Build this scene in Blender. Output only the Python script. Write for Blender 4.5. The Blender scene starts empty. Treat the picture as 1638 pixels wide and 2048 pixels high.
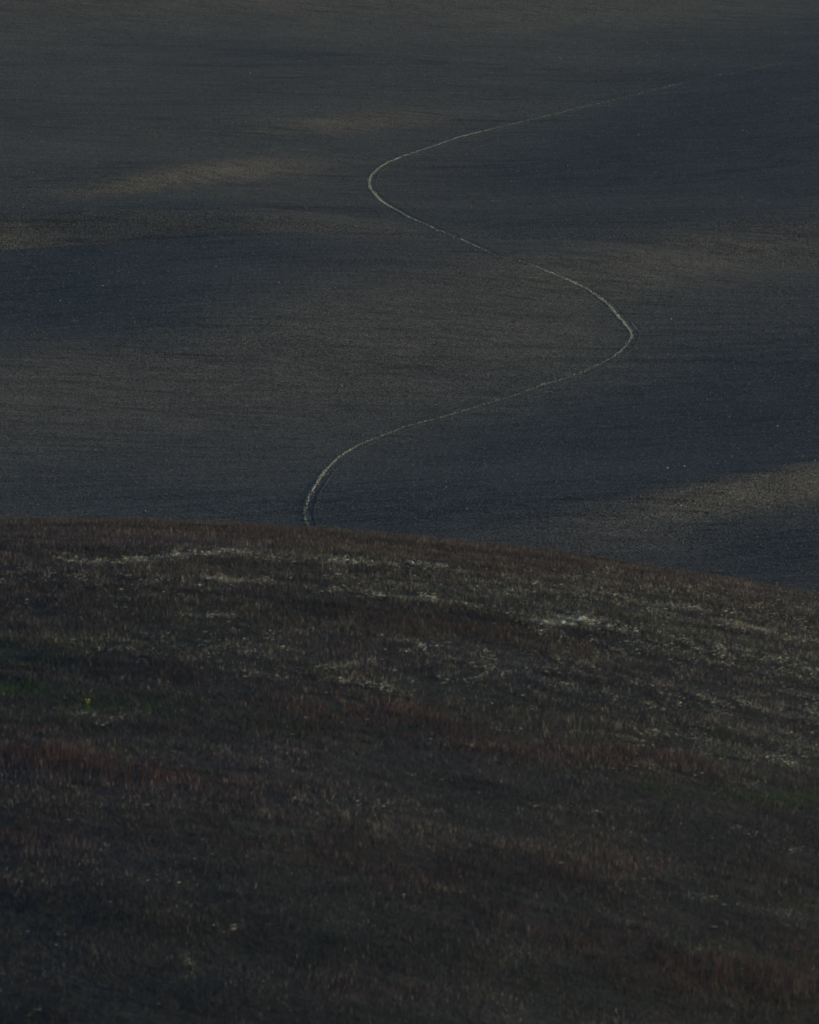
import bpy, math
import numpy as np

S = bpy.context.scene
R = math.radians

# ------------------------------------------------------------------ camera
HT = math.tan(R(5.0))              # half width of the long lens
PITCH = R(-3.0)
cam_d = bpy.data.cameras.new("camera")
cam = bpy.data.objects.new("camera", cam_d)
S.collection.objects.link(cam)
cam_d.sensor_fit = 'HORIZONTAL'
cam_d.sensor_width = 36.0
cam_d.lens = 18.0 / HT
cam_d.clip_start = 1.0
cam_d.clip_end = 20000.0
cam_d.dof.use_dof = True
cam_d.dof.focus_distance = 900.0
cam_d.dof.aperture_fstop = 2.2
cam.location = (0, 0, 0)
cam.rotation_euler = (R(90) + PITCH, 0, 0)
S.camera = cam

# ------------------------------------------------------------------ light
SUN_EL = R(7.0)
SUN_AZ = R(98.0)                  # clockwise from +Y (away from the camera): low on the right, raking across the slope
L = np.array([math.cos(SUN_EL) * math.sin(SUN_AZ), math.cos(SUN_EL) * math.cos(SUN_AZ), math.sin(SUN_EL)])
sun_d = bpy.data.lights.new("sun", 'SUN')
sun_d.energy = 2.35
sun_d.angle = R(0.5)
sun_d.color = (1.0, 0.93, 0.52)
sun = bpy.data.objects.new("sun", sun_d)
S.collection.objects.link(sun)
sun.rotation_euler = (R(90) - SUN_EL, 0, math.pi - SUN_AZ)
w = bpy.data.worlds.new("World"); S.world = w; w.use_nodes = True
nt = w.node_tree
bg = nt.nodes['Background']
sky = nt.nodes.new('ShaderNodeTexSky'); sky.sky_type = 'NISHITA'; sky.sun_disc = False
sky.sun_elevation = SUN_EL; sky.sun_rotation = SUN_AZ
sky.air_density = 1.0; sky.dust_density = 0.0; sky.ozone_density = 2.9
nt.links.new(sky.outputs[0], bg.inputs[0]); bg.inputs[1].default_value = 0.10
S.view_settings.view_transform = 'Standard'
S.view_settings.look = 'None'
S.view_settings.gamma = 1.0
S.view_settings.exposure = 0.89

# ------------------------------------------------------------------ helpers
CP, SP = math.cos(PITCH), math.sin(PITCH)
def project(x, y, z):
    """world -> picture units of the 1638 x 2048 photograph, used to place the field patterns"""
    f = y * CP + z * SP
    u = -y * SP + z * CP
    f = np.maximum(f, 1e-3)
    return 819 + 819 * (x / f) / HT, 1024 - 819 * (u / f) / HT
def ray(px, py):
    a = (px - 819) / 819 * HT; b = -(py - 1024) / 819 * HT
    return np.array([a, CP - b * SP, SP + b * CP])

def smooth(e0, e1, v):
    t = np.clip((v - e0) / (e1 - e0), 0, 1); return t * t * (3 - 2 * t)

def seg_dist(px, py, pts):
    """distance (with the y axis weighted) to a polyline given as (x, y, half thickness, strength)"""
    best = np.zeros_like(px)
    for (x0, y0, w0, s0), (x1, y1, w1, s1) in zip(pts[:-1], pts[1:]):
        dx, dy = x1 - x0, y1 - y0
        t = np.clip(((px - x0) * dx + (py - y0) * dy) / (dx * dx + dy * dy), 0, 1)
        d = np.hypot((px - x0 - t * dx) * .5, py - y0 - t * dy)
        ww = w0 + (w1 - w0) * t
        best = np.maximum(best, (s0 + (s1 - s0) * t) * np.exp(-(d / ww) ** 2))
    return best

def lattice(seed, n=256):
    return np.random.RandomState(seed).rand(n, n)
_lat = {}
def vnoise(x, y, seed):
    if seed not in _lat: _lat[seed] = lattice(seed)
    g = _lat[seed]; n = 256
    xi = np.floor(x).astype(np.int64); yi = np.floor(y).astype(np.int64)
    fx = x - xi; fy = y - yi
    fx = fx * fx * (3 - 2 * fx); fy = fy * fy * (3 - 2 * fy)
    a = g[xi % n, yi % n]; b = g[(xi + 1) % n, yi % n]; c = g[xi % n, (yi + 1) % n]; d = g[(xi + 1) % n, (yi + 1) % n]
    return (a * (1 - fx) + b * fx) * (1 - fy) + (c * (1 - fx) + d * fx) * fy
def fbm(x, y, seed, octs=4):
    s = 0; a = .5
    for k in range(octs):
        s = s + a * (vnoise(x * 2 ** k + 17.3 * k, y * 2 ** k + 9.1 * k, seed + k) - .5); a *= .55
    return s

def mesh_from(name, co, faces, k, mat, kind='structure', smooth_shade=True, attrs=None, label=None):
    me = bpy.data.meshes.new(name)
    nf = len(faces)
    me.vertices.add(len(co)); me.vertices.foreach_set('co', np.asarray(co, np.float32).ravel())
    me.loops.add(nf * k); me.loops.foreach_set('vertex_index', np.asarray(faces, np.int32).ravel())
    me.polygons.add(nf); me.polygons.foreach_set('loop_start', np.arange(0, nf * k, k, dtype=np.int32))
    me.polygons.foreach_set('use_smooth', np.full(nf, smooth_shade))
    me.update(calc_edges=True)
    for nm, arr in (attrs or {}).items():
        if arr.ndim == 1:
            at = me.attributes.new(nm, 'FLOAT', 'POINT'); at.data.foreach_set('value', arr.astype(np.float32))
        else:
            at = me.attributes.new(nm, 'FLOAT_COLOR', 'POINT')
            at.data.foreach_set('color', np.c_[arr, np.ones(len(arr))].astype(np.float32).ravel())
    me.materials.append(mat)
    o = bpy.data.objects.new(name, me); S.collection.objects.link(o)
    if kind: o['kind'] = kind
    if label: o['label'] = label
    return o

def grid_faces(ny, nx):
    i = np.arange(ny * nx).reshape(ny, nx)
    return np.stack([i[:-1, :-1], i[:-1, 1:], i[1:, 1:], i[1:, :-1]], -1).reshape(-1, 4)

class Mat:
    def __init__(s, name, rough=1.0, spec=0.1):
        s.m = bpy.data.materials.new(name); s.m.use_nodes = True
        s.t = s.m.node_tree; s.b = s.t.nodes['Principled BSDF']
        s.b.inputs['Roughness'].default_value = rough
        s.b.inputs['Specular IOR Level'].default_value = spec
    def n(s, kind, **kw):
        nd = s.t.nodes.new(kind)
        for k, v in kw.items():
            if k in nd.inputs: nd.inputs[k].default_value = v
            else: setattr(nd, k, v)
        return nd
    def l(s, a, b): s.t.links.new(a, b)
    def pos(s, scale):
        g = s.n('ShaderNodeNewGeometry'); m = s.n('ShaderNodeMapping'); m.inputs['Scale'].default_value = scale
        s.l(g.outputs['Position'], m.inputs['Vector']); return m.outputs[0]
    def noise(s, vec, scale, detail=4, rough=.6):
        nd = s.n('ShaderNodeTexNoise'); nd.inputs['Scale'].default_value = scale
        nd.inputs['Detail'].default_value = detail; nd.inputs['Roughness'].default_value = rough
        s.l(vec, nd.inputs['Vector']); return nd.outputs['Fac']
    def ramp(s, fac, stops):
        nd = s.n('ShaderNodeValToRGB'); cr = nd.color_ramp
        while len(cr.elements) < len(stops): cr.elements.new(.5)
        for e, (p, c) in zip(cr.elements, stops): e.position = p; e.color = (*c, 1)
        s.l(fac, nd.inputs['Fac']); return nd.outputs['Color']
    def mul(s, a, b, f=1.0):
        nd = s.n('ShaderNodeMix', data_type='RGBA', blend_type='MULTIPLY'); nd.inputs[0].default_value = f
        s.l(a, nd.inputs[6]); s.l(b, nd.inputs[7]); return nd.outputs[2]
    def bump(s, h, dist, strength=1.0):
        nd = s.n('ShaderNodeBump'); nd.inputs['Distance'].default_value = dist; nd.inputs['Strength'].default_value = strength
        s.l(h, nd.inputs['Height']); return nd.outputs[0]

# ------------------------------------------------------------------ far slope: relief shaped to give light and dark under the sun
B_SL = 0.205; Y0 = 620.0; Z0 = -44.0
def base_far(y):
    """valley floor, straight hillside, rounded ridge beyond the top of the picture"""
    s = Z0 + B_SL * (y - Y0)
    floor = -62 + 0 * y
    d = s - floor
    z = floor + np.where(d > 30, d, 30 * np.log1p(np.exp(np.clip(d / 5.0, -60, 60))) / 6.0 * 1.0)
    k = 5.0
    z = floor + k * np.logaddexp(0, d / k)
    top = 150.0
    return top - 40 * np.logaddexp(0, (top - z) / 40) 

# light and dark patches the hillside relief is shaped to give: (x, y, half width, half height, tilt deg, lit/unlit)
BLOBS = [
    (900, -30, 1300, 95, 0, 2.0), (1100, 60, 500, 60, -2, .35), (0, 180, 500, 120, 0, .15), (500, 250, 400, 80, 0, .10),
    (600, 108, 260, 16, 2, -.35), (250, 215, 300, 18, -2, -.15),
    (730, 243, 150, 16, -4, .85), (1050, 160, 120, 14, 3, .22), (1080, 185, 90, 10, 2, -.22),
    (1560, 235, 340, 100, -9, -1.4), (1250, 325, 300, 70, -6, -.6), (1600, 370, 240, 50, 0, -.45), (1130, 430, 260, 30, -3, -.35),
    (430, 343, 180, 16, -5, 1.6), (280, 370, 140, 9, -8, 1.0), (240, 352, 110, 10, -7, -.5), (560, 380, 160, 24, 0, .20),
    (100, 300, 200, 60, 0, .10), (330, 414, 380, 18, 0, -.5), (900, 450, 200, 22, 6, -.3),
    (-40, 463, 300, 12, -2.2, 5.0), (330, 452, 240, 9, -1.6, 2.0), (650, 460, 240, 10, 2.2, .9), (120, 560, 330, 80, 0, -.95), (470, 500, 260, 40, 4, -.35), (60, 640, 300, 30, 0, -.4),
    (1480, 508, 300, 46, -4, .7), (1180, 560, 260, 60, 0, .22), (1638, 560, 160, 40, 0, .10),
    (850, 620, 380, 120, 0, .35), (500, 760, 420, 110, 0, .32), (80, 770, 220, 110, 0, .22), (1100, 690, 200, 60, 0, .22),
    (1500, 720, 200, 50, 0, -.30), (1560, 860, 420, 85, -6, -.95), (1050, 950, 460, 80, -7, -.85), (1200, 840, 180, 40, -10, -.3), (820, 1000, 260, 60, 0, -.35),
    (260, 1000, 420, 62, 2, -.75), (-50, 900, 200, 40, 0, .1),
    (1690, 960, 250, 17, -10, 4.5), (1430, 994, 210, 10, -9, 2.1), (1270, 1078, 160, 24, 4, .4), (1560, 1100, 200, 50, 0, -.60),
]
def tone(px, py):
    T = np.zeros_like(px)
    for cx, cy, sx, sy, a, amp in BLOBS:
        ca, sa = math.cos(R(a)), math.sin(R(a))
        dx, dy = px - cx, py - cy
        u = dx * ca + dy * sa; v = -dx * sa + dy * ca
        T += amp * np.exp(-.5 * ((u / (sx * .75)) ** 2 + (v / (sy * .75)) ** 2))
    return np.where(T > 0, 4.0 * np.tanh(T / 4.0), .72 * np.tanh(T / .72))

NXR, NYR, ST = 320, 560, 2.0
xr = (np.arange(NXR) - NXR / 2) * ST
yr = 380 + np.arange(NYR) * ST
XR, YR = np.meshgrid(xr, yr)
win = smooth(-320, -200, XR) * (1 - smooth(200, 320, XR)) * smooth(400, 560, YR) * (1 - smooth(1250, 1480, YR))
kx = 2 * np.pi * np.fft.fftfreq(NXR, ST)[None, :]; ky = 2 * np.pi * np.fft.fftfreq(NYR, ST)[:, None]
D = 1j * (L[0] * kx + L[1] * ky)
lam = (2 * np.pi / 520) ** 2 * .8
LP = np.exp(-.5 * ((kx * 1.8) ** 2 + (ky * 1.8) ** 2))
HR = np.zeros_like(XR)
s0 = L[2] - L[1] * B_SL
for it in range(12):
    px, py = project(XR, YR, base_far(YR) + HR)
    T = tone(px, np.clip(py, -60, 1300)) * win
    T += (.22 * fbm(XR / 60, YR / 90, 40, 3) + .20 * fbm(XR / 26, YR / 14, 50, 3)) * win
    Rr = -s0 * np.where(T > 0, 1.75, 1.3) * T
    H = LP * np.conj(D) * np.fft.fft2(Rr) / (np.abs(D) ** 2 + lam)
    Hn = np.real(np.fft.ifft2(H))
    HR = .55 * HR + .45 * Hn
print("relief", HR.min(), HR.max(), "s0", s0)

def relief(x, y):
    fx = np.clip((x - xr[0]) / ST, 2, NXR - 4); fy = np.clip((y - yr[0]) / ST, 2, NYR - 4)
    xi = fx.astype(int); yi = fy.astype(int); a = fx - xi; b = fy - yi
    def wts(t): return ((1 - t) ** 3 / 6, (3 * t ** 3 - 6 * t ** 2 + 4) / 6, (-3 * t ** 3 + 3 * t ** 2 + 3 * t + 1) / 6, t ** 3 / 6)
    wx, wy = wts(a), wts(b); v = 0
    for j in range(4):
        for i in range(4): v = v + wy[j] * wx[i] * HR[yi + j - 1, xi + i - 1]
    inside = smooth(-318, -280, x) * (1 - smooth(280, 316, x)) * smooth(384, 420, y) * (1 - smooth(1440, 1496, y))
    return v * inside
def far_z(x, y):
    roll = 18 * fbm(x / 500 + 5, y / 500, 70, 3) * (smooth(250, 700, np.abs(x)) + smooth(1500, 2200, y))
    return base_far(y) + relief(x, y) + roll

def hit_far(px, py):
    d = ray(px, py)
    t = np.arange(520, 1500, .25)
    X, Y, Z = d[0] * t, d[1] * t, d[2] * t
    g = far_z(X, Y) - Z
    i = np.argmax(g > 0)
    return np.array([X[i], Y[i]])

TRK = [(1560, 126, .1), (1500, 138, .18), (1460, 147, .22), (1400, 156, .28), (1340, 172, .35), (1230, 200, .4), (1150, 218, .45), (1095, 232, .5), (1030, 247, .5), (990, 257, .45),
       (935, 270, 1.), (900, 281, .6), (860, 295, .55), (820, 308, .7), (790, 319, .8), (765, 331, .9), (748, 345, .9), (738, 362, .8), (740, 376, .85), (750, 390, .9),
       (770, 408, .8), (795, 422, .7), (820, 436, .65), (860, 454, .5), (900, 470, .4), (945, 490, .32), (985, 510, .24), (1010, 517, .3), (1050, 526, .35), (1100, 546, .9),
       (1130, 558, 1.), (1165, 575, 1.05), (1200, 597, 1.1), (1225, 620, 1.15), (1243, 641, 1.25), (1258, 660, 1.1), (1262, 672, .6), (1256, 686, .5), (1245, 700, .5),
       (1220, 718, .45), (1190, 733, .45), (1150, 751, .4), (1085, 770, .5), (1050, 784, .4), (1000, 799, .45), (940, 818, .4), (880, 836, .4), (815, 853, .4), (770, 870, .4),
       (735, 883, .45), (700, 900, .5), (672, 920, .6), (650, 943, .6), (633, 967, .65), (620, 990, .7), (612, 1012, .55), (608, 1030, .4), (612, 1045, .5), (620, 1062, .5), (640, 1085, .5)]
def catmull(P, n):
    P = np.vstack([2 * P[0] - P[1], P, 2 * P[-1] - P[-2]]); out = []
    for i in range(1, len(P) - 2):
        t = np.linspace(0, 1, n, endpoint=False)[:, None]
        out.append(.5 * (2 * P[i] + (P[i + 1] - P[i - 1]) * t + (2 * P[i - 1] - 5 * P[i] + 4 * P[i + 1] - P[i + 2]) * t ** 2 + (-P[i - 1] + 3 * P[i] - 3 * P[i + 1] + P[i + 2]) * t ** 3))
    return np.vstack(out)
tq = catmull(np.array(TRK, float), 7)
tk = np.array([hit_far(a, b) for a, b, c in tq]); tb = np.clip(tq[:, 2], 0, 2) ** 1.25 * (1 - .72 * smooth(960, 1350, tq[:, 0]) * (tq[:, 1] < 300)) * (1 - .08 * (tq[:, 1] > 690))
for _ in range(2): tk[1:-1] = .25 * tk[:-2] + .5 * tk[1:-1] + .25 * tk[2:]
tc = catmull(np.c_[tk, tb], 5)
dl = np.r_[0, np.cumsum(np.hypot(*np.diff(tc[:, :2], axis=0).T))]
sl = np.arange(0, dl[-1], .35)
TC = np.c_[np.interp(sl, dl, tc[:, 0]), np.interp(sl, dl, tc[:, 1]), np.interp(sl, dl, tc[:, 2])]
tan = np.gradient(TC[:, :2], axis=0); tan /= np.linalg.norm(tan, axis=1)[:, None] + 1e-9
nor = np.c_[-tan[:, 1], tan[:, 0]]
print("track length", dl[-1], tk[0], tk[-1])

# signed distance from the track for vertices close to it
def track_field(X, Y):
    dist = np.full(X.shape, 99.0)
    sub = TC[::8]; sn = nor[::8]
    flat = np.c_[X.ravel(), Y.ravel()]
    out = dist.ravel()
    for c, nn in zip(sub, sn):
        pass
    return out
# soil colour: random tone, damp furrow lines, and ridge light and dark painted in
def build_far():
    def geo(a, b, s, g):
        out = [a]
        while abs(out[-1] - a) < abs(b - a): out.append(out[-1] + s); s *= g
        return out
    xs = np.arange(-124, 124.01, .42)
    xs = np.r_[np.array(geo(-124, -3500, -.6, 1.13))[1:][::-1], xs, np.array(geo(124, 3500, .6, 1.13))[1:]]
    ys = np.arange(575, 1265, .72)
    ys = np.r_[np.array(geo(575, -2500, -1., 1.10))[1:][::-1], ys, np.array(geo(1265, 6000, 1., 1.12))[1:]]
    X, Y = np.meshgrid(xs, ys)
    Z = far_z(X, Y)
    m = smooth(560, 640, Y) * (1 - smooth(1300, 1500, Y))
    # tillage passes run along the contour; each is a low ridge
    wob = 3.0 * fbm(X / 45, Y / 45, 90, 2)
    Z += m * (.02 * np.sin((Y + wob * 2) * 2 * np.pi / 3.1) + .06 * fbm(X / 9, Y / 1.8, 95, 3) + .035 * fbm(X / .9, Y / 1.0, 99, 3))
    # ditch and bank cut along the track
    dmin = np.full(X.shape, 99.0); side = np.zeros(X.shape)
    x0i, y0i = np.searchsorted(xs, -123), np.searchsorted(ys, 576)
    for (cx, cy, b_), (nx_, ny_) in zip(TC[::2], nor[::2]):
        i0 = np.searchsorted(xs, cx - 5); i1 = np.searchsorted(xs, cx + 5); j0 = np.searchsorted(ys, cy - 5); j1 = np.searchsorted(ys, cy + 5)
        dx = X[j0:j1, i0:i1] - cx; dy = Y[j0:j1, i0:i1] - cy
        d = np.hypot(dx, dy); s = dmin[j0:j1, i0:i1]; k = d < s
        s[k] = d[k]; side[j0:j1, i0:i1][k] = (dx * nx_ + dy * ny_)[k]
    near = dmin < 5
    sd = np.where(near, side, 99)
    Z += np.where(near, -.01 * np.exp(-((sd - .7) / .9) ** 2), 0)
    straw = np.where(near, np.exp(-(sd / 1.0) ** 2), 0)
    co = np.c_[X.ravel(), Y.ravel(), Z.ravel()]
    M = Mat('ploughed_soil')
    v1 = M.pos((1, 1, 1)); v2 = M.pos((.25, 1.3, 1))
    big = M.noise(M.pos((1, 1, 1)), .02, 5, .6)
    mid = M.noise(v2, .5, 5, .65)
    fine = M.noise(M.pos((1, .5, 1)), 3.6, 4, .85)
    c1 = M.ramp(big, [(.3, (.071, .0605, .061)), (.5, (.082, .0700, .0680)), (.72, (.099, .0845, .077))])
    c2 = M.ramp(mid, [(.3, (.70, .73, .78)), (.5, (1, 1, 1)), (.7, (1.25, 1.2, 1.12))])  # light and dark of the plough ridges painted in; the sun barely shows them
    c3 = M.ramp(fine, [(.35, (.16, .17, .19)), (.47, (.82, .82, .82)), (.56, (1.28, 1.27, 1.24)), (.68, (3.1, 3.0, 2.7))])
    c4 = M.ramp(M.noise(M.pos((.022, .42, 1)), 1.0, 4, .6), [(.34, (.66, .67, .70)), (.44, (.94, .94, .95)), (.6, (1, 1, 1)), (.72, (1.14, 1.12, 1.06))])
    M.l(M.mul(M.mul(M.mul(c1, c2), c3), c4), M.b.inputs['Base Color'])
    bn = M.noise(v1, 2.4, 5, .75)
    M.l(M.bump(bn, .075, 1.0), M.b.inputs['Normal'])
    o = mesh_from('ploughed_field', co, grid_faces(len(ys), len(xs)), 4, M.m)
    o['label'] = 'dark ploughed earth slope with soft ridges rising beyond the grassy hill'
    return xs, ys, Z
XS, YS, ZF = build_far()
def surf_far(x, y):
    xi = np.clip(np.searchsorted(XS, x) - 1, 0, len(XS) - 2); yi = np.clip(np.searchsorted(YS, y) - 1, 0, len(YS) - 2)
    a = (x - XS[xi]) / (XS[xi + 1] - XS[xi]); b = (y - YS[yi]) / (YS[yi + 1] - YS[yi])
    return (ZF[yi, xi] * (1 - a) + ZF[yi, xi + 1] * a) * (1 - b) + (ZF[yi + 1, xi] * (1 - a) + ZF[yi + 1, xi + 1] * a) * b

# ------------------------------------------------------------------ clods (deformed octahedra) as one mesh
OCT = np.array([(1, 0, 0), (0, 1, 0), (-1, 0, 0), (0, -1, 0), (0, 0, 1), (0, 0, -1)], float)
OF = np.array([(0, 1, 4), (1, 2, 4), (2, 3, 4), (3, 0, 4), (1, 0, 5), (2, 1, 5), (3, 2, 5), (0, 3, 5)])
def clod_mesh(name, x, y, z, size, col, mat, flat=.6, seed=1, label=None, kind='stuff', stretch=0):
    n = len(x); r = np.random.RandomState(seed)
    v = OCT[None] * (1 + r.uniform(-.35, .35, (n, 6, 1))) + r.uniform(-.2, .2, (n, 6, 3))
    v[..., 0] *= 1 + stretch * r.rand(n)[:, None]
    a = r.uniform(0, 2 * np.pi, n); c, s = np.cos(a)[:, None], np.sin(a)[:, None]
    vx = v[..., 0] * c - v[..., 1] * s; vy = v[..., 0] * s + v[..., 1] * c
    v = np.stack([vx * size[:, None], vy * size[:, None], v[..., 2] * size[:, None] * flat], -1)
    v += np.stack([x, y, z], -1)[:, None]
    f = OF[None] + (np.arange(n) * 6)[:, None, None]
    return mesh_from(name, v.reshape(-1, 3), f.reshape(-1, 3), 3, mat, kind, False, {'col': np.repeat(col, 6, axis=0)}, label)
def attr_mat(name, rough=1, spec=.1, transl=0):
    M = Mat(name, rough, spec); a = M.n('ShaderNodeAttribute', attribute_name='col')
    M.l(a.outputs['Color'], M.b.inputs['Base Color'])
    if transl:
        tr = M.n('ShaderNodeBsdfTranslucent'); mx = M.n('ShaderNodeMixShader'); mx.inputs[0].default_value = transl
        M.l(a.outputs['Color'], tr.inputs[0]); M.l(M.b.outputs[0], mx.inputs[1]); M.l(tr.outputs[0], mx.inputs[2])
        M.l(mx.outputs[0], M.t.nodes['Material Output'].inputs[0])
    return M.m
clod_mat = attr_mat('earth_clods')
rs = np.random.RandomState(7)
n = 150000
y = 590 + (1250 - 590) * rs.rand(n) ** 1.15; x = (rs.rand(n) * 2 - 1) * (y * HT * 1.08)
sz = .07 + .10 * rs.rand(n) ** 2 + .07 * (rs.rand(n) > .985)
sz *= .75 + y / 2200
base = np.array([.088, .076, .071])[None] * (.55 + .8 * rs.rand(n))[:, None]
pale = rs.rand(n) > .99; base[pale] = np.array([.19, .175, .14]) * (.7 + .5 * rs.rand(pale.sum()))[:, None]
clod_mesh('soil_clods', x, y, surf_far(x, y) + sz * .15, sz, base, clod_mat, .65, 11, 'loose dark clods of earth strewn over the ploughed slope')

# ------------------------------------------------------------------ the track: pale bank of dry straw
def build_track():
    r = np.random.RandomState(3)
    offs = np.array([-.30, -.20, -.10, 0, .10, .20, .30]); n = len(TC)
    prof = np.array([-.03, .0, .012, .018, .012, .0, -.03])
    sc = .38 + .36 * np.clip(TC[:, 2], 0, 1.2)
    wig = .10 * (vnoise(sl / 1.2, sl * 0, 5) - .5) + .14 * (vnoise(sl / 7, sl * 0 + 3, 6) - .5)
    cos_, faces_, st_ = [], [], []
    for w_i, (shift, wdt, gain, sdn) in enumerate(((0, .9, 1.12, 5), (1.35, .55, .45, 15))):
        brk = .3 + 1.2 * vnoise(sl / 2.3, sl * 0, sdn + 1) * (.5 + .9 * vnoise(sl / 11, sl * 0 + 2, sdn + 2))
        wv = sc * wdt * (.7 + .6 * vnoise(sl / 3, sl * 0, sdn + 3))
        P = TC[:, None, :2] + nor[:, None] * (shift + offs[None, :, None] * wv[:, None, None] + wig[:, None, None])
        z = surf_far(P[..., 0], P[..., 1]) + prof[None] + r.uniform(-.012, .016, (n, 7)) + .022
        z[:, 0] -= .035; z[:, -1] -= .035
        cos_.append(np.concatenate([P, z[..., None]], -1).reshape(-1, 3)); faces_.append(grid_faces(n, 7) + w_i * n * 7)
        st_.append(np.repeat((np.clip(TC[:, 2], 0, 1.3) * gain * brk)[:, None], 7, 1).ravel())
    co = np.concatenate(cos_); b = np.concatenate(st_); faces = np.concatenate(faces_)
    M = Mat('track_straw')
    at = M.n('ShaderNodeAttribute', attribute_name='straw')
    ns = M.noise(M.pos((1, 1, 1)), 1.3, 4, .7)
    ad = M.n('ShaderNodeMath', operation='MULTIPLY_ADD'); M.l(ns, ad.inputs[0]); ad.inputs[1].default_value = 1.6
    sb = M.n('ShaderNodeMath', operation='SUBTRACT'); M.l(at.outputs['Fac'], sb.inputs[0]); sb.inputs[1].default_value = 1.12
    M.l(sb.outputs[0], ad.inputs[2])
    col = M.ramp(ad.outputs[0], [(.0, (.074, .074, .065)), (.25, (.115, .106, .090)), (.55, (.27, .245, .205)), (.9, (.58, .515, .43))])
    M.l(col, M.b.inputs['Base Color'])
    M.l(M.bump(M.noise(M.pos((1, 1, 1)), 5, 3, .7), .12, .6), M.b.inputs['Normal'])
    o = mesh_from('track', co, faces, 4, M.m, 'structure', True, {'straw': b})
    o['label'] = 'thin pale winding track drawing an S down the ploughed slope'
    # loose straw and chalk beside it
    m = 11000; i = r.randint(0, n, m); keep = r.rand(m) < TC[i, 2] * .8; i = i[keep]; m = len(i)
    off = r.randn(m) * .26 * sc[i] + wig[i]
    x = TC[i, 0] + nor[i, 0] * off; y = TC[i, 1] + nor[i, 1] * off + r.rand(m) * .3
    s = .04 + .07 * r.rand(m)
    c = np.array([.44, .39, .32])[None] * (.35 + .9 * r.rand(m))[:, None]
    clod_mesh('track_litter', x, y, surf_far(x, y) + .05 * sc[i] * np.exp(-(off / .35) ** 2) + .03, s, c, clod_mat, .8, 12, 'pale crumbs of straw and chalk lying along the winding track')
build_track()

# ------------------------------------------------------------------ near hill
def near_z(x, y):
    yy = y - 260
    dr = np.clip((x * 260 / np.maximum(y, 60) * .45 + x * .55 + 17) / 39.8, 0, 1.6)
    drop = 4.25 * dr ** 1.7
    hill = -14.15 - .053 * yy - .00085 * np.where(yy > 130, 0, yy * yy) - np.where(yy > 130, .00085 * 16900 + .221 * (yy - 130), 0) - drop
    # long low undulations lying across the hill
    hill += (.20 * fbm(x / 26 + y * .004, y / 9, 120, 3) + .16 * fbm(x / 4, y / 3.2, 125, 2)) * smooth(90, 130, y)
    back = -1.75 - .2 * y
    m = np.maximum(hill, back)
    z = m + 1.2 * np.log1p(np.exp(-np.abs(hill - back) / 1.2))
    return z

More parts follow.
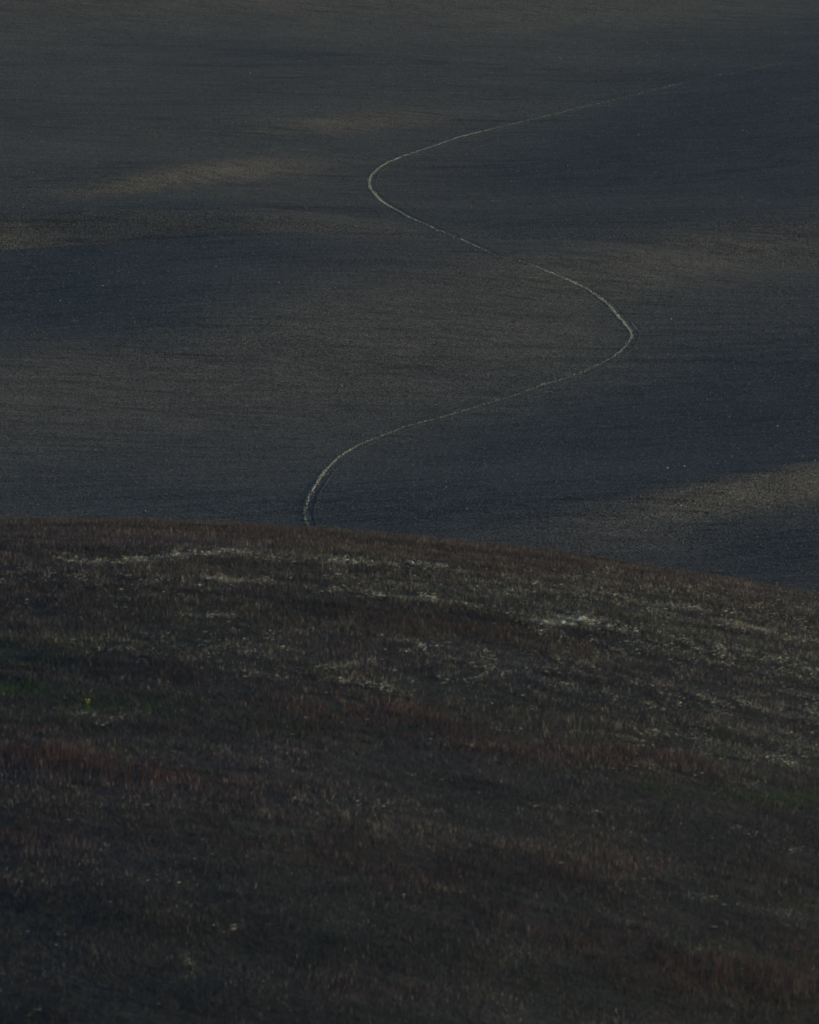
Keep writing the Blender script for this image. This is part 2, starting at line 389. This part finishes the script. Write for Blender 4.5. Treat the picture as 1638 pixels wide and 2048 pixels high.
PALE = [
    [(120, 1128, 8, .35), (235, 1124, 6, .8), (300, 1118, 7, .9), (370, 1108, 9, 1.2), (470, 1106, 8, .9), (510, 1112, 7, .5)],
    [(500, 1118, 8, .5), (640, 1120, 9, .7), (720, 1124, 9, .9), (800, 1128, 8, .7), (880, 1134, 8, .8), (960, 1150, 8, .3)],
    [(410, 1158, 7, .9), (480, 1162, 8, 1.), (560, 1166, 8, .55), (690, 1184, 8, .6), (770, 1192, 7, .9), (850, 1196, 9, 1.1), (960, 1212, 8, .8), (1050, 1238, 9, .9),
     (1090, 1246, 10, 1.5), (1160, 1240, 12, 1.6), (1220, 1256, 9, .9), (1320, 1272, 9, .8), (1400, 1290, 8, .9), (1500, 1305, 8, .7), (1560, 1325, 9, .8), (1640, 1345, 9, .9)],
    [(1180, 1180, 10, .4), (1290, 1212, 16, .8), (1400, 1218, 8, .8), (1440, 1238, 10, .8), (1540, 1268, 9, .9), (1640, 1292, 10, .7)],
    [(1070, 1167, 8, .6), (1220, 1142, 8, .4)],
    [(600, 1344, 7, .5), (650, 1338, 6, .7), (720, 1328, 6, .8), (780, 1312, 5, .9), (840, 1294, 5, 1.), (880, 1290, 6, .6)],
    [(740, 1276, 5, .9), (800, 1281, 5, .7), (900, 1292, 8, .6), (1000, 1315, 12, .6), (1080, 1322, 6, .9), (1150, 1332, 6, .4)],
    [(500, 1340, 14, .6), (560, 1352, 10, .6)], [(690, 1358, 12, .7), (760, 1378, 9, .8), (830, 1385, 8, .5)],
    [(970, 1340, 14, .7), (1010, 1346, 12, .7)], [(330, 1234, 6, .4), (440, 1232, 7, .9), (480, 1242, 6, .5)],
    [(25, 1198, 5, .6), (60, 1204, 4, .3)], [(130, 1122, 12, .6), (150, 1115, 10, .6)], [(230, 1212, 4, .8), (255, 1216, 4, .6)],
    [(1380, 1395, 9, .5), (1450, 1402, 9, .7), (1520, 1420, 12, .7), (1640, 1435, 12, .9)],
    [(990, 1458, 6, .4), (1100, 1466, 6, .4), (1300, 1470, 6, .5), (1320, 1470, 6, .2)],
    [(1540, 1520, 7, .8), (1590, 1528, 7, .7), (1640, 1545, 11, .8)],
    [(150, 1431, 4, 1.0), (195, 1432, 4, .8)], [(190, 1450, 5, .6), (240, 1440, 5, .5)],
    [(600, 1600, 8, .3), (900, 1625, 7, .35)], [(1250, 1530, 9, .35), (1500, 1570, 9, .35)], [(200, 1750, 8, .3), (500, 1780, 8, .35)],
    [(1380, 1795, 7, .5), (1480, 1806, 6, .8), (1540, 1822, 6, .6), (1600, 1832, 8, .8), (1640, 1838, 6, .7)],
    [(440, 1860, 7, .6), (500, 1855, 6, .6)], [(325, 1924, 7, .6), (372, 1930, 10, .7), (380, 1962, 5, .5)], [(40, 1868, 5, .5), (130, 1868, 5, .5)], [(0, 1932, 6, .4), (40, 1936, 6, .4)],
    [(1000, 1380, 30, .26), (1280, 1390, 40, .34), (1560, 1405, 44, .38), (1680, 1430, 44, .4)], [(700, 1150, 26, .28), (900, 1170, 30, .3), (1250, 1200, 44, .38), (1600, 1250, 50, .42)], [(200, 1290, 26, .3), (560, 1300, 34, .38)], [(820, 1340, 34, .42), (1150, 1330, 30, .4)], [(1100, 1265, 24, .4), (1640, 1350, 40, .5)], [(1250, 1470, 26, .3), (1660, 1500, 40, .4)], [(0, 1150, 22, .25), (400, 1170, 24, .35)],
    [(850, 1480, 7, .3), (1020, 1500, 7, .25)], [(1040, 1620, 7, .35), (1290, 1625, 7, .35)], [(1470, 1660, 7, .4), (1600, 1705, 8, .35)], [(1380, 1908, 6, .5), (1420, 1910, 6, .3)],
]
GREEN = [
    [(-40, 1376, 18, 1.5), (50, 1378, 13, 1.3), (120, 1388, 16, .5)], [(0, 1310, 22, .7), (90, 1328, 20, .6), (150, 1300, 16, .6)],
    [(150, 1405, 26, .55), (300, 1410, 26, .65), (420, 1415, 20, .35), (600, 1470, 30, .3)], [(170, 1418, 8, 1.0), (190, 1420, 8, .8)],
    [(1240, 1575, 14, .3), (1300, 1578, 15, .9), (1420, 1595, 18, .55), (1560, 1595, 18, .9), (1640, 1600, 18, 1.0)],
    [(200, 1500, 12, .4), (420, 1492, 14, .45)], [(480, 1650, 26, .35), (560, 1700, 20, .2)], [(900, 1690, 14, .3), (1150, 1720, 14, .3)],
    [(1350, 1890, 14, .45), (1500, 1910, 12, .5), (1640, 1925, 12, .4)], [(780, 1170, 26, .25), (1250, 1230, 40, .3), (1600, 1330, 30, .3)],
    [(630, 1345, 12, .6), (700, 1345, 10, .3)], [(0, 1860, 30, .25), (250, 1840, 30, .25)], [(1000, 1520, 12, .3), (1180, 1560, 14, .3)], [(1100, 1990, 14, .3), (1300, 2010, 14, .35)],
]
RUST = [
    [(-20, 1500, 34, .9), (120, 1512, 34, 1.), (300, 1545, 34, .85), (480, 1570, 26, .5)], [(600, 1420, 26, .5), (760, 1430, 34, .75), (900, 1450, 24, .5)],
    [(850, 1470, 26, .5), (1050, 1500, 32, .7), (1250, 1515, 34, .85), (1420, 1550, 24, .5)], [(300, 1640, 30, .4), (600, 1700, 44, .5), (900, 1740, 44, .65), (1300, 1740, 34, .4), (1638, 1760, 30, .4)],
    [(0, 1660, 36, .6), (130, 1680, 26, .4)], [(1050, 1850, 40, .6), (1300, 1940, 60, .8), (1638, 1960, 70, .8)], [(700, 1980, 40, .35), (820, 1990, 40, .3)],
    [(60, 1060, 18, .2), (500, 1075, 26, .2), (1100, 1120, 30, .25), (1500, 1190, 30, .25)], [(700, 1235, 24, .5), (950, 1250, 22, .5), (1150, 1290, 20, .45)],
]
DARK = [
    [(0, 1790, 50, .6), (400, 1800, 50, .5)], [(0, 2010, 70, .7), (450, 1990, 70, .6), (700, 2048, 40, .4)], [(860, 1370, 22, .5), (1250, 1400, 28, .5)], [(80, 1335, 16, .6), (240, 1342, 16, .7), (380, 1370, 16, .4)],
    [(380, 1340, 20, .35), (420, 1400, 20, .4)], [(600, 1220, 24, .45), (960, 1235, 14, .6), (1040, 1252, 10, .5)], [(1120, 1272, 10, .6), (1300, 1300, 14, .4)], [(1300, 1680, 30, .35), (1638, 1680, 30, .4)],
    [(330, 1134, 6, .7), (480, 1130, 6, .6)], [(550, 1900, 40, .5), (900, 1900, 40, .35)], [(1150, 1770, 20, .4), (1638, 1780, 24, .4)], [(850, 1550, 26, .4), (1050, 1590, 30, .5)], [(500, 1600, 26, .35), (300, 1610, 20, .3)],
]
def paint(px, py, lines):
    v = np.zeros_like(px)
    for l in lines: v = np.maximum(v, seg_dist(px, py, l))
    return v

def build_near():
    ys = np.r_[-300:60:8.0, 60:120:2.0, 120:275:.22, 275:330:1.5, 330:480:5.0]
    xs = np.r_[-420:-34:6.0, -34:34:.22, 34:421:6.0]
    X, Y = np.meshgrid(xs, ys)
    Z = near_z(X, Y) 
    Z += .09 * fbm(X / .5, Y / .5, 140, 3) * smooth(110, 130, Y)
    Z = np.where(np.abs(X) > 60, Z - 8 * ((np.abs(X) - 60) / 200) ** 2, Z)
    px, py = project(X, Y, Z)
    far_ = (Y > 100)
    pl = np.where(far_, paint(px, py, PALE), 0)
    M = Mat('hill_soil')
    v = M.pos((1, 1, 1))
    c1 = M.ramp(M.noise(v, .35, 5, .65), [(.3, (.026, .026, .028)), (.55, (.040, .037, .036)), (.75, (.058, .053, .049))])
    c2 = M.ramp(M.noise(v, 5, 4, .7), [(.3, (.45, .46, .5)), (.6, (1.2, 1.2, 1.15))])
    at = M.n('ShaderNodeAttribute', attribute_name='pale')
    ns = M.noise(v, 3.0, 4, .7)
    a1 = M.n('ShaderNodeMath', operation='MULTIPLY_ADD'); M.l(at.outputs['Fac'], a1.inputs[0]); a1.inputs[1].default_value = .55; M.l(ns, a1.inputs[2])
    f = M.n('ShaderNodeMapRange'); M.l(a1.outputs[0], f.inputs[0]); f.inputs[1].default_value = .95; f.inputs[2].default_value = 1.25
    mx = M.n('ShaderNodeMix', data_type='RGBA'); M.l(f.outputs[0], mx.inputs[0]); M.l(M.mul(c1, c2), mx.inputs[6]); mx.inputs[7].default_value = (.20, .18, .14, 1)
    M.l(mx.outputs[2], M.b.inputs['Base Color'])
    M.l(M.bump(M.noise(v, 4, 4, .7), .1, .8), M.b.inputs['Normal'])
    o = mesh_from('ground', np.c_[X.ravel(), Y.ravel(), Z.ravel()], grid_faces(len(ys), len(xs)), 4, M.m, 'structure', True, {'pale': pl.ravel()})
    o['label'] = 'rounded near hill of dark soil under dry grass'
build_near()

def grass(name, n, seed, h0, h1, wd, label, mode):
    r = np.random.RandomState(seed)
    y = 118 + (290 - 118) * r.rand(n) ** 1.0
    x = (r.rand(n) * 2 - 1) * (y * HT * 1.12)
    # clumping
    cl = vnoise(x / .55, y / .55, seed + 1) * .6 + vnoise(x / 2.2, y / 2.2, seed + 2) * .4
    z = near_z(x, y)
    px, py = project(x, y, z)
    pl = paint(px, py, PALE); gr = paint(px, py, GREEN); ru = paint(px, py, RUST); dk = paint(px, py, DARK)
    rnd = r.rand(n)
    keep = (cl > .10 + .32 * rnd) & (rnd > .35 * np.clip(pl, 0, 1) * (vnoise(x / .9, y / .9, 77) > .4))
    x, y, z, px, py, pl, gr, ru, dk, cl, rnd = [a[keep] for a in (x, y, z, px, py, pl, gr, ru, dk, cl, rnd)]
    n = len(x)
    patch = fbm(x / 3.5, y / 2.6, 160, 4); patch2 = fbm(x / 9 + y * .01, y / 5, 170, 3); fine = fbm(x / .8, y / .8, 180, 3)
    brown = np.array([.070, .054, .058]); violet = np.array([.062, .050, .066]); rust = np.array([.104, .051, .052]); straw = np.array([.30, .255, .205]); green = np.array([.054, .082, .034]); olive = np.array([.062, .058, .050]); dark = np.array([.028, .029, .038])
    t = r.rand(n)
    col = np.repeat(brown[None], n, 0)
    def mix(mask, c):
        col[mask] = c
    mix(t < .30 + 1.3 * patch2, olive)
    mix(r.rand(n) < .4 - 1.2 * patch2, violet)
    t2 = r.rand(n); mix(t2 < np.clip(ru * .78 + .4 * patch, 0, .85) * (t > .1), rust)
    t3 = r.rand(n); mix(t3 < np.clip(.03 + .2 * patch + .6 * np.clip(pl, 0, 1.2) * smooth(-.05, .12, fine), .012, .85), straw)
    t4 = r.rand(n); mix(t4 < np.clip(gr * .95 - .12 + .25 * fine, 0, .95), green)
    t5 = r.rand(n); mix(t5 < np.clip(dk * .7 + .1 - patch * .5, 0, .85), dark)
    col = col * (.6 + .8 * r.rand(n))[:, None] * (1 + .9 * fine)[:, None] * (1 + 1.1 * fbm(x / 24 + y * .02, y / 3.6, 190, 3))[:, None]
    col *= (1 - .35 * smooth(1500, 2040, py))[:, None] if False else 1
    h = (h0 + (h1 - h0) * r.rand(n)) * (.55 + .75 * cl) * (1 - .35 * np.clip(pl, 0, 1))
    h *= .8 + .5 * np.clip(ru, 0, 1)
    h *= .8 + .25 * smooth(130, 220, y)
    h *= .65 + .8 * vnoise(x / 1.7, y / 1.7, seed + 5); h *= np.where(r.rand(n) > .992, 1.7, 1)
    az = r.uniform(0, 2 * np.pi, n); lean = r.rand(n) * .5 * h; 
    la = r.uniform(0, 2 * np.pi, n)
    wv = wd * (.5 + .8 * r.rand(n)) * np.clip(y / 200, .5, 1.3)
    cx, sx = np.cos(az) * wv, np.sin(az) * wv
    b0 = np.stack([x - cx, y - sx, z - .04], -1); b1 = np.stack([x + cx, y + sx, z - .04], -1)
    mx_, my_ = x + np.cos(la) * lean * .35, y + np.sin(la) * lean * .35
    m0 = np.stack([mx_ - cx * .8, my_ - sx * .8, z + h * .6], -1); m1 = np.stack([mx_ + cx * .8, my_ + sx * .8, z + h * .6], -1)
    tp = np.stack([x + np.cos(la) * lean, y + np.sin(la) * lean, z + h], -1)
    co = np.stack([b0, b1, m1, m0, tp], 1).reshape(-1, 3)
    i = (np.arange(n) * 5)[:, None]
    f = np.concatenate([i + [0, 1, 2], i + [0, 2, 3], i + [3, 2, 4]], 1).reshape(-1, 3)
    return mesh_from(name, co, f, 3, grass_mat, 'stuff', False, {'col': np.repeat(col, 5, axis=0)}, label)
grass_mat = attr_mat('dry_grass', .9, .15, .25)
grass('dry_grass', 1500000, 21, .09, .30, .0064, 'dry brown and rusty grass with olive weeds covering the near hill', 0)

# pale clods and straw litter in the bands where the grass is thin
rs = np.random.RandomState(31)
n = 700000
y = 120 + 160 * rs.rand(n); x = (rs.rand(n) * 2 - 1) * (y * HT * 1.1)
px, py = project(x, y, near_z(x, y) + .1)
pl = paint(px, py, PALE)
cl = vnoise(x / .22, y / .5, 201) * .5 + vnoise(x / .8, y / 1.3, 202) * .5
keep = rs.rand(n) < np.clip(pl - .03, 0, 1.4) * 1.05 * smooth(.50, .74, cl) + .008 * smooth(.45, .8, cl)
x, y, pl = x[keep], y[keep], pl[keep]; n = len(x)
sz = (.016 + .034 * rs.rand(n) ** 2) * (1 + .7 * smooth(.7, 1.3, pl))
c = np.array([.58, .50, .41])[None] * (.18 + 1.15 * rs.rand(n) ** 1.6 * np.clip(.35 + .6 * pl, 0, 1.4))[:, None]
c *= 1 + rs.uniform(-.06, .06, (n, 3))
clod_mesh('pale_litter', x, y, near_z(x, y) + .06 + .20 * rs.rand(n), sz, c, clod_mat, .45, 33, 'pale straw litter and chalky crumbs showing through thin grass on the near hill', 'stuff', 2.5)
print('pale', n)

# ------------------------------------------------------------------ single stones and the flowering plant
import bmesh
def stone_obj(px, py, far, size, label, group, seed, c=None):
    r = np.random.RandomState(seed)
    if far:
        p = hit_far(px, py); z = float(surf_far(np.array([p[0]]), np.array([p[1]]))[0])
    else:
        d = ray(px, py); t = np.arange(110, 300, .05); g = near_z(d[0] * t, d[1] * t) - d[2] * t
        i = np.argmax(g > 0); p = (d[0] * t[i], d[1] * t[i]); z = float(near_z(p[0], p[1]))
    bm = bmesh.new(); bmesh.ops.create_icosphere(bm, subdivisions=2, radius=1.0)
    k = r.uniform(.7, 1.25, 3)
    for v in bm.verts:
        q = np.array(v.co) * k * (1 + .16 * math.sin(3 * v.co.x + seed) + .14 * math.sin(4 * v.co.y + 2 * v.co.z + seed))
        v.co = (q[0], q[1], q[2] * .65)
    me = bpy.data.meshes.new('stone'); bm.to_mesh(me); bm.free()
    if 'pale_stone' in bpy.data.materials: m = bpy.data.materials['pale_stone']
    else:
        M = Mat('pale_stone', .95, .2)
        tc_ = M.n('ShaderNodeTexCoord'); M.l(M.ramp(M.noise(tc_.outputs['Object'], 3, 4), [(.3, (.28, .27, .23)), (.7, (.46, .45, .40))]), M.b.inputs['Base Color'])
        m = M.m
    me.materials.append(m)
    o = bpy.data.objects.new('stone', me); S.collection.objects.link(o)
    o.location = (float(p[0]), float(p[1]), z + size * .3); size = size * .8 if far else size + .05; o.scale = (size, size, size); o.rotation_euler = (0, 0, r.uniform(0, 6))
    o['label'] = label; o['category'] = 'stone'; o['group'] = group
    return o
FG = 'white stones scattered on the ploughed slope'
for k, (a, b, sz, lb) in enumerate([
    (500, 147, .26, 'tiny white stone alone high on the upper left of the ploughed slope'),
    (683, 772, .20, 'tiny white stone at mid slope between the two lower bends, left of the track'),
    (1342, 639, .18, 'tiny white stone just right of the sharp right bend of the track'),
    (1291, 795, .16, 'tiny white stone below and right of the sharp right bend'),
    (1335, 937, .22, 'brightest white stone in the dark hollow above the pale band at right'),
    (1369, 933, .18, 'white stone just right of the brightest one in the dark hollow'),
    (1555, 853, .20, 'lone white stone high in the dark hollow near the right edge'),
    (1361, 1012, .18, 'left white stone at the lower edge of the pale band'),
    (1440, 1012, .16, 'right white stone at the lower edge of the pale band'),
    (1277, 270, .15, 'tiny white stone in the dark upper right hollow, right of the track'),
    (568, 938, .14, 'tiny white stone left of the lowest stretch of the track'),
    (291, 1023, .14, 'tiny white stone just above the grassy hilltop at left'),
    (120, 603, .14, 'tiny white stone in the dark hollow at the left edge'),
    (1235, 1104, .14, 'tiny white stone touching the grassy skyline at right')]):
    stone_obj(a, b, True, sz, lb, FG, 100 + k)
FG = 'pale stones in the grass of the near hill'
for k, (a, b, sz, lb) in enumerate([
    (371, 1117, .10, 'brightest pale stone in the topmost pale streak of the grassy hill'),
    (289, 1124, .09, 'pale stone at the left end of the topmost pale streak'),
    (343, 1123, .08, 'pale stone between the two brightest of the topmost streak'),
    (1165, 1238, .12, 'brightest pale stone in the knot of stones right of centre on the hill'),
    (1090, 1246, .10, 'pale stone at the left end of the knot of stones right of centre'),
    (1124, 1246, .10, 'pale stone in the middle of the knot right of centre'),
    (930, 1209, .10, 'pale pinkish stone at the left end of the long pale streak on the hill'),
    (989, 1215, .08, 'small pale stone following the pinkish one along the long streak'),
    (1070, 1167, .09, 'lone pale stone in brown grass above the knot of stones'),
    (823, 1127, .08, 'pale stone at the middle of the upper streak near the skyline')]):
    stone_obj(a, b, False, sz, lb, FG, 200 + k)

def flower_plant(px, py):
    d = ray(px, py); t = np.arange(110, 300, .05); g = near_z(d[0] * t, d[1] * t) - d[2] * t
    i = np.argmax(g > 0); x, y = d[0] * t[i], d[1] * t[i]
    root = bpy.data.objects.new('flowering_weed', None); S.collection.objects.link(root)
    root.location = (x, y, float(near_z(x, y))); root['label'] = 'green weed with yellow blossoms in the grass at left'; root['category'] = 'plant'
    def mk(name, bm, mat):
        me = bpy.data.meshes.new(name); bm.to_mesh(me); bm.free(); me.materials.append(mat)
        o = bpy.data.objects.new(name, me); S.collection.objects.link(o); o.parent = root; return o
    G = Mat('weed_leaf'); G.b.inputs['Base Color'].default_value = (.05, .11, .02, 1)
    Yw = Mat('yellow_petal'); Yw.b.inputs['Base Color'].default_value = (.75, .68, .05, 1)
    heads = [(-.055, 0, .50), (.055, .02, .50), (.0, -.02, .42)]
    r = np.random.RandomState(5)
    for hx, hy, hzz in heads:
        bm = bmesh.new()
        ring = [[bm.verts.new((hx * f + .006 * math.cos(a), hy * f + .006 * math.sin(a), hzz * f)) for a in (0, 2.1, 4.2)] for f in (0, .35, .7, 1)]
        for a, b in zip(ring[:-1], ring[1:]):
            for q in range(3): bm.faces.new((a[q], a[(q + 1) % 3], b[(q + 1) % 3], b[q]))
        mk('stem', bm, G.m)
        bm = bmesh.new()
        c = bm.verts.new((hx, hy, hzz + .012))
        for q in range(7):
            a = q * 2 * math.pi / 7
            v = [bm.verts.new((hx + rr * math.cos(a + da), hy + rr * math.sin(a + da), hzz + dz)) for rr, da, dz in ((.022, -.3, .02), (.036, 0, .026), (.022, .3, .02))]
            bm.faces.new((c, *v))
        bmesh.ops.create_uvsphere(bm, u_segments=8, v_segments=5, radius=.017)
        for v in bm.verts:
            if v.co.length < .02: v.co.x += hx; v.co.y += hy; v.co.z += hzz + .012
        mk('blossom', bm, Yw.m)
    bm = bmesh.new()
    for q in range(16):
        a = r.uniform(0, 6.28); l_ = r.uniform(.09, .17); h0 = r.uniform(.02, .3)
        ux, uy = math.cos(a), math.sin(a)
        v = [bm.verts.new(p) for p in ((0, 0, h0), (ux * l_ * .5 - uy * .022, uy * l_ * .5 + ux * .022, h0 + .07), (ux * l_, uy * l_, h0 + .06), (ux * l_ * .5 + uy * .022, uy * l_ * .5 - ux * .022, h0 + .07))]
        bm.faces.new(v)
    mk('leaves', bm, G.m)
flower_plant(175, 1428)

# ------------------------------------------------------------------ evening haze between the hills
import bmesh
bm = bmesh.new(); bmesh.ops.create_cube(bm, size=1.0)
for v in bm.verts:
    v.co = ((v.co.x) * 7600, 1750 + v.co.y * 9200, 45 + v.co.z * 420)
hm = bpy.data.meshes.new('haze'); bm.to_mesh(hm); bm.free()
hz = bpy.data.objects.new('haze', hm); S.collection.objects.link(hz); hz['kind'] = 'stuff'; hz['label'] = 'thin blue evening haze between the two hills'
m = bpy.data.materials.new('haze'); m.use_nodes = True; m.node_tree.nodes.clear()
out = m.node_tree.nodes.new('ShaderNodeOutputMaterial'); pv = m.node_tree.nodes.new('ShaderNodeVolumePrincipled')
pv.inputs['Color'].default_value = (.62, .76, 1.0, 1); pv.inputs['Density'].default_value = 2.0e-5; pv.inputs['Anisotropy'].default_value = 0.0
m.node_tree.links.new(pv.outputs[0], out.inputs['Volume']); hm.materials.append(m)
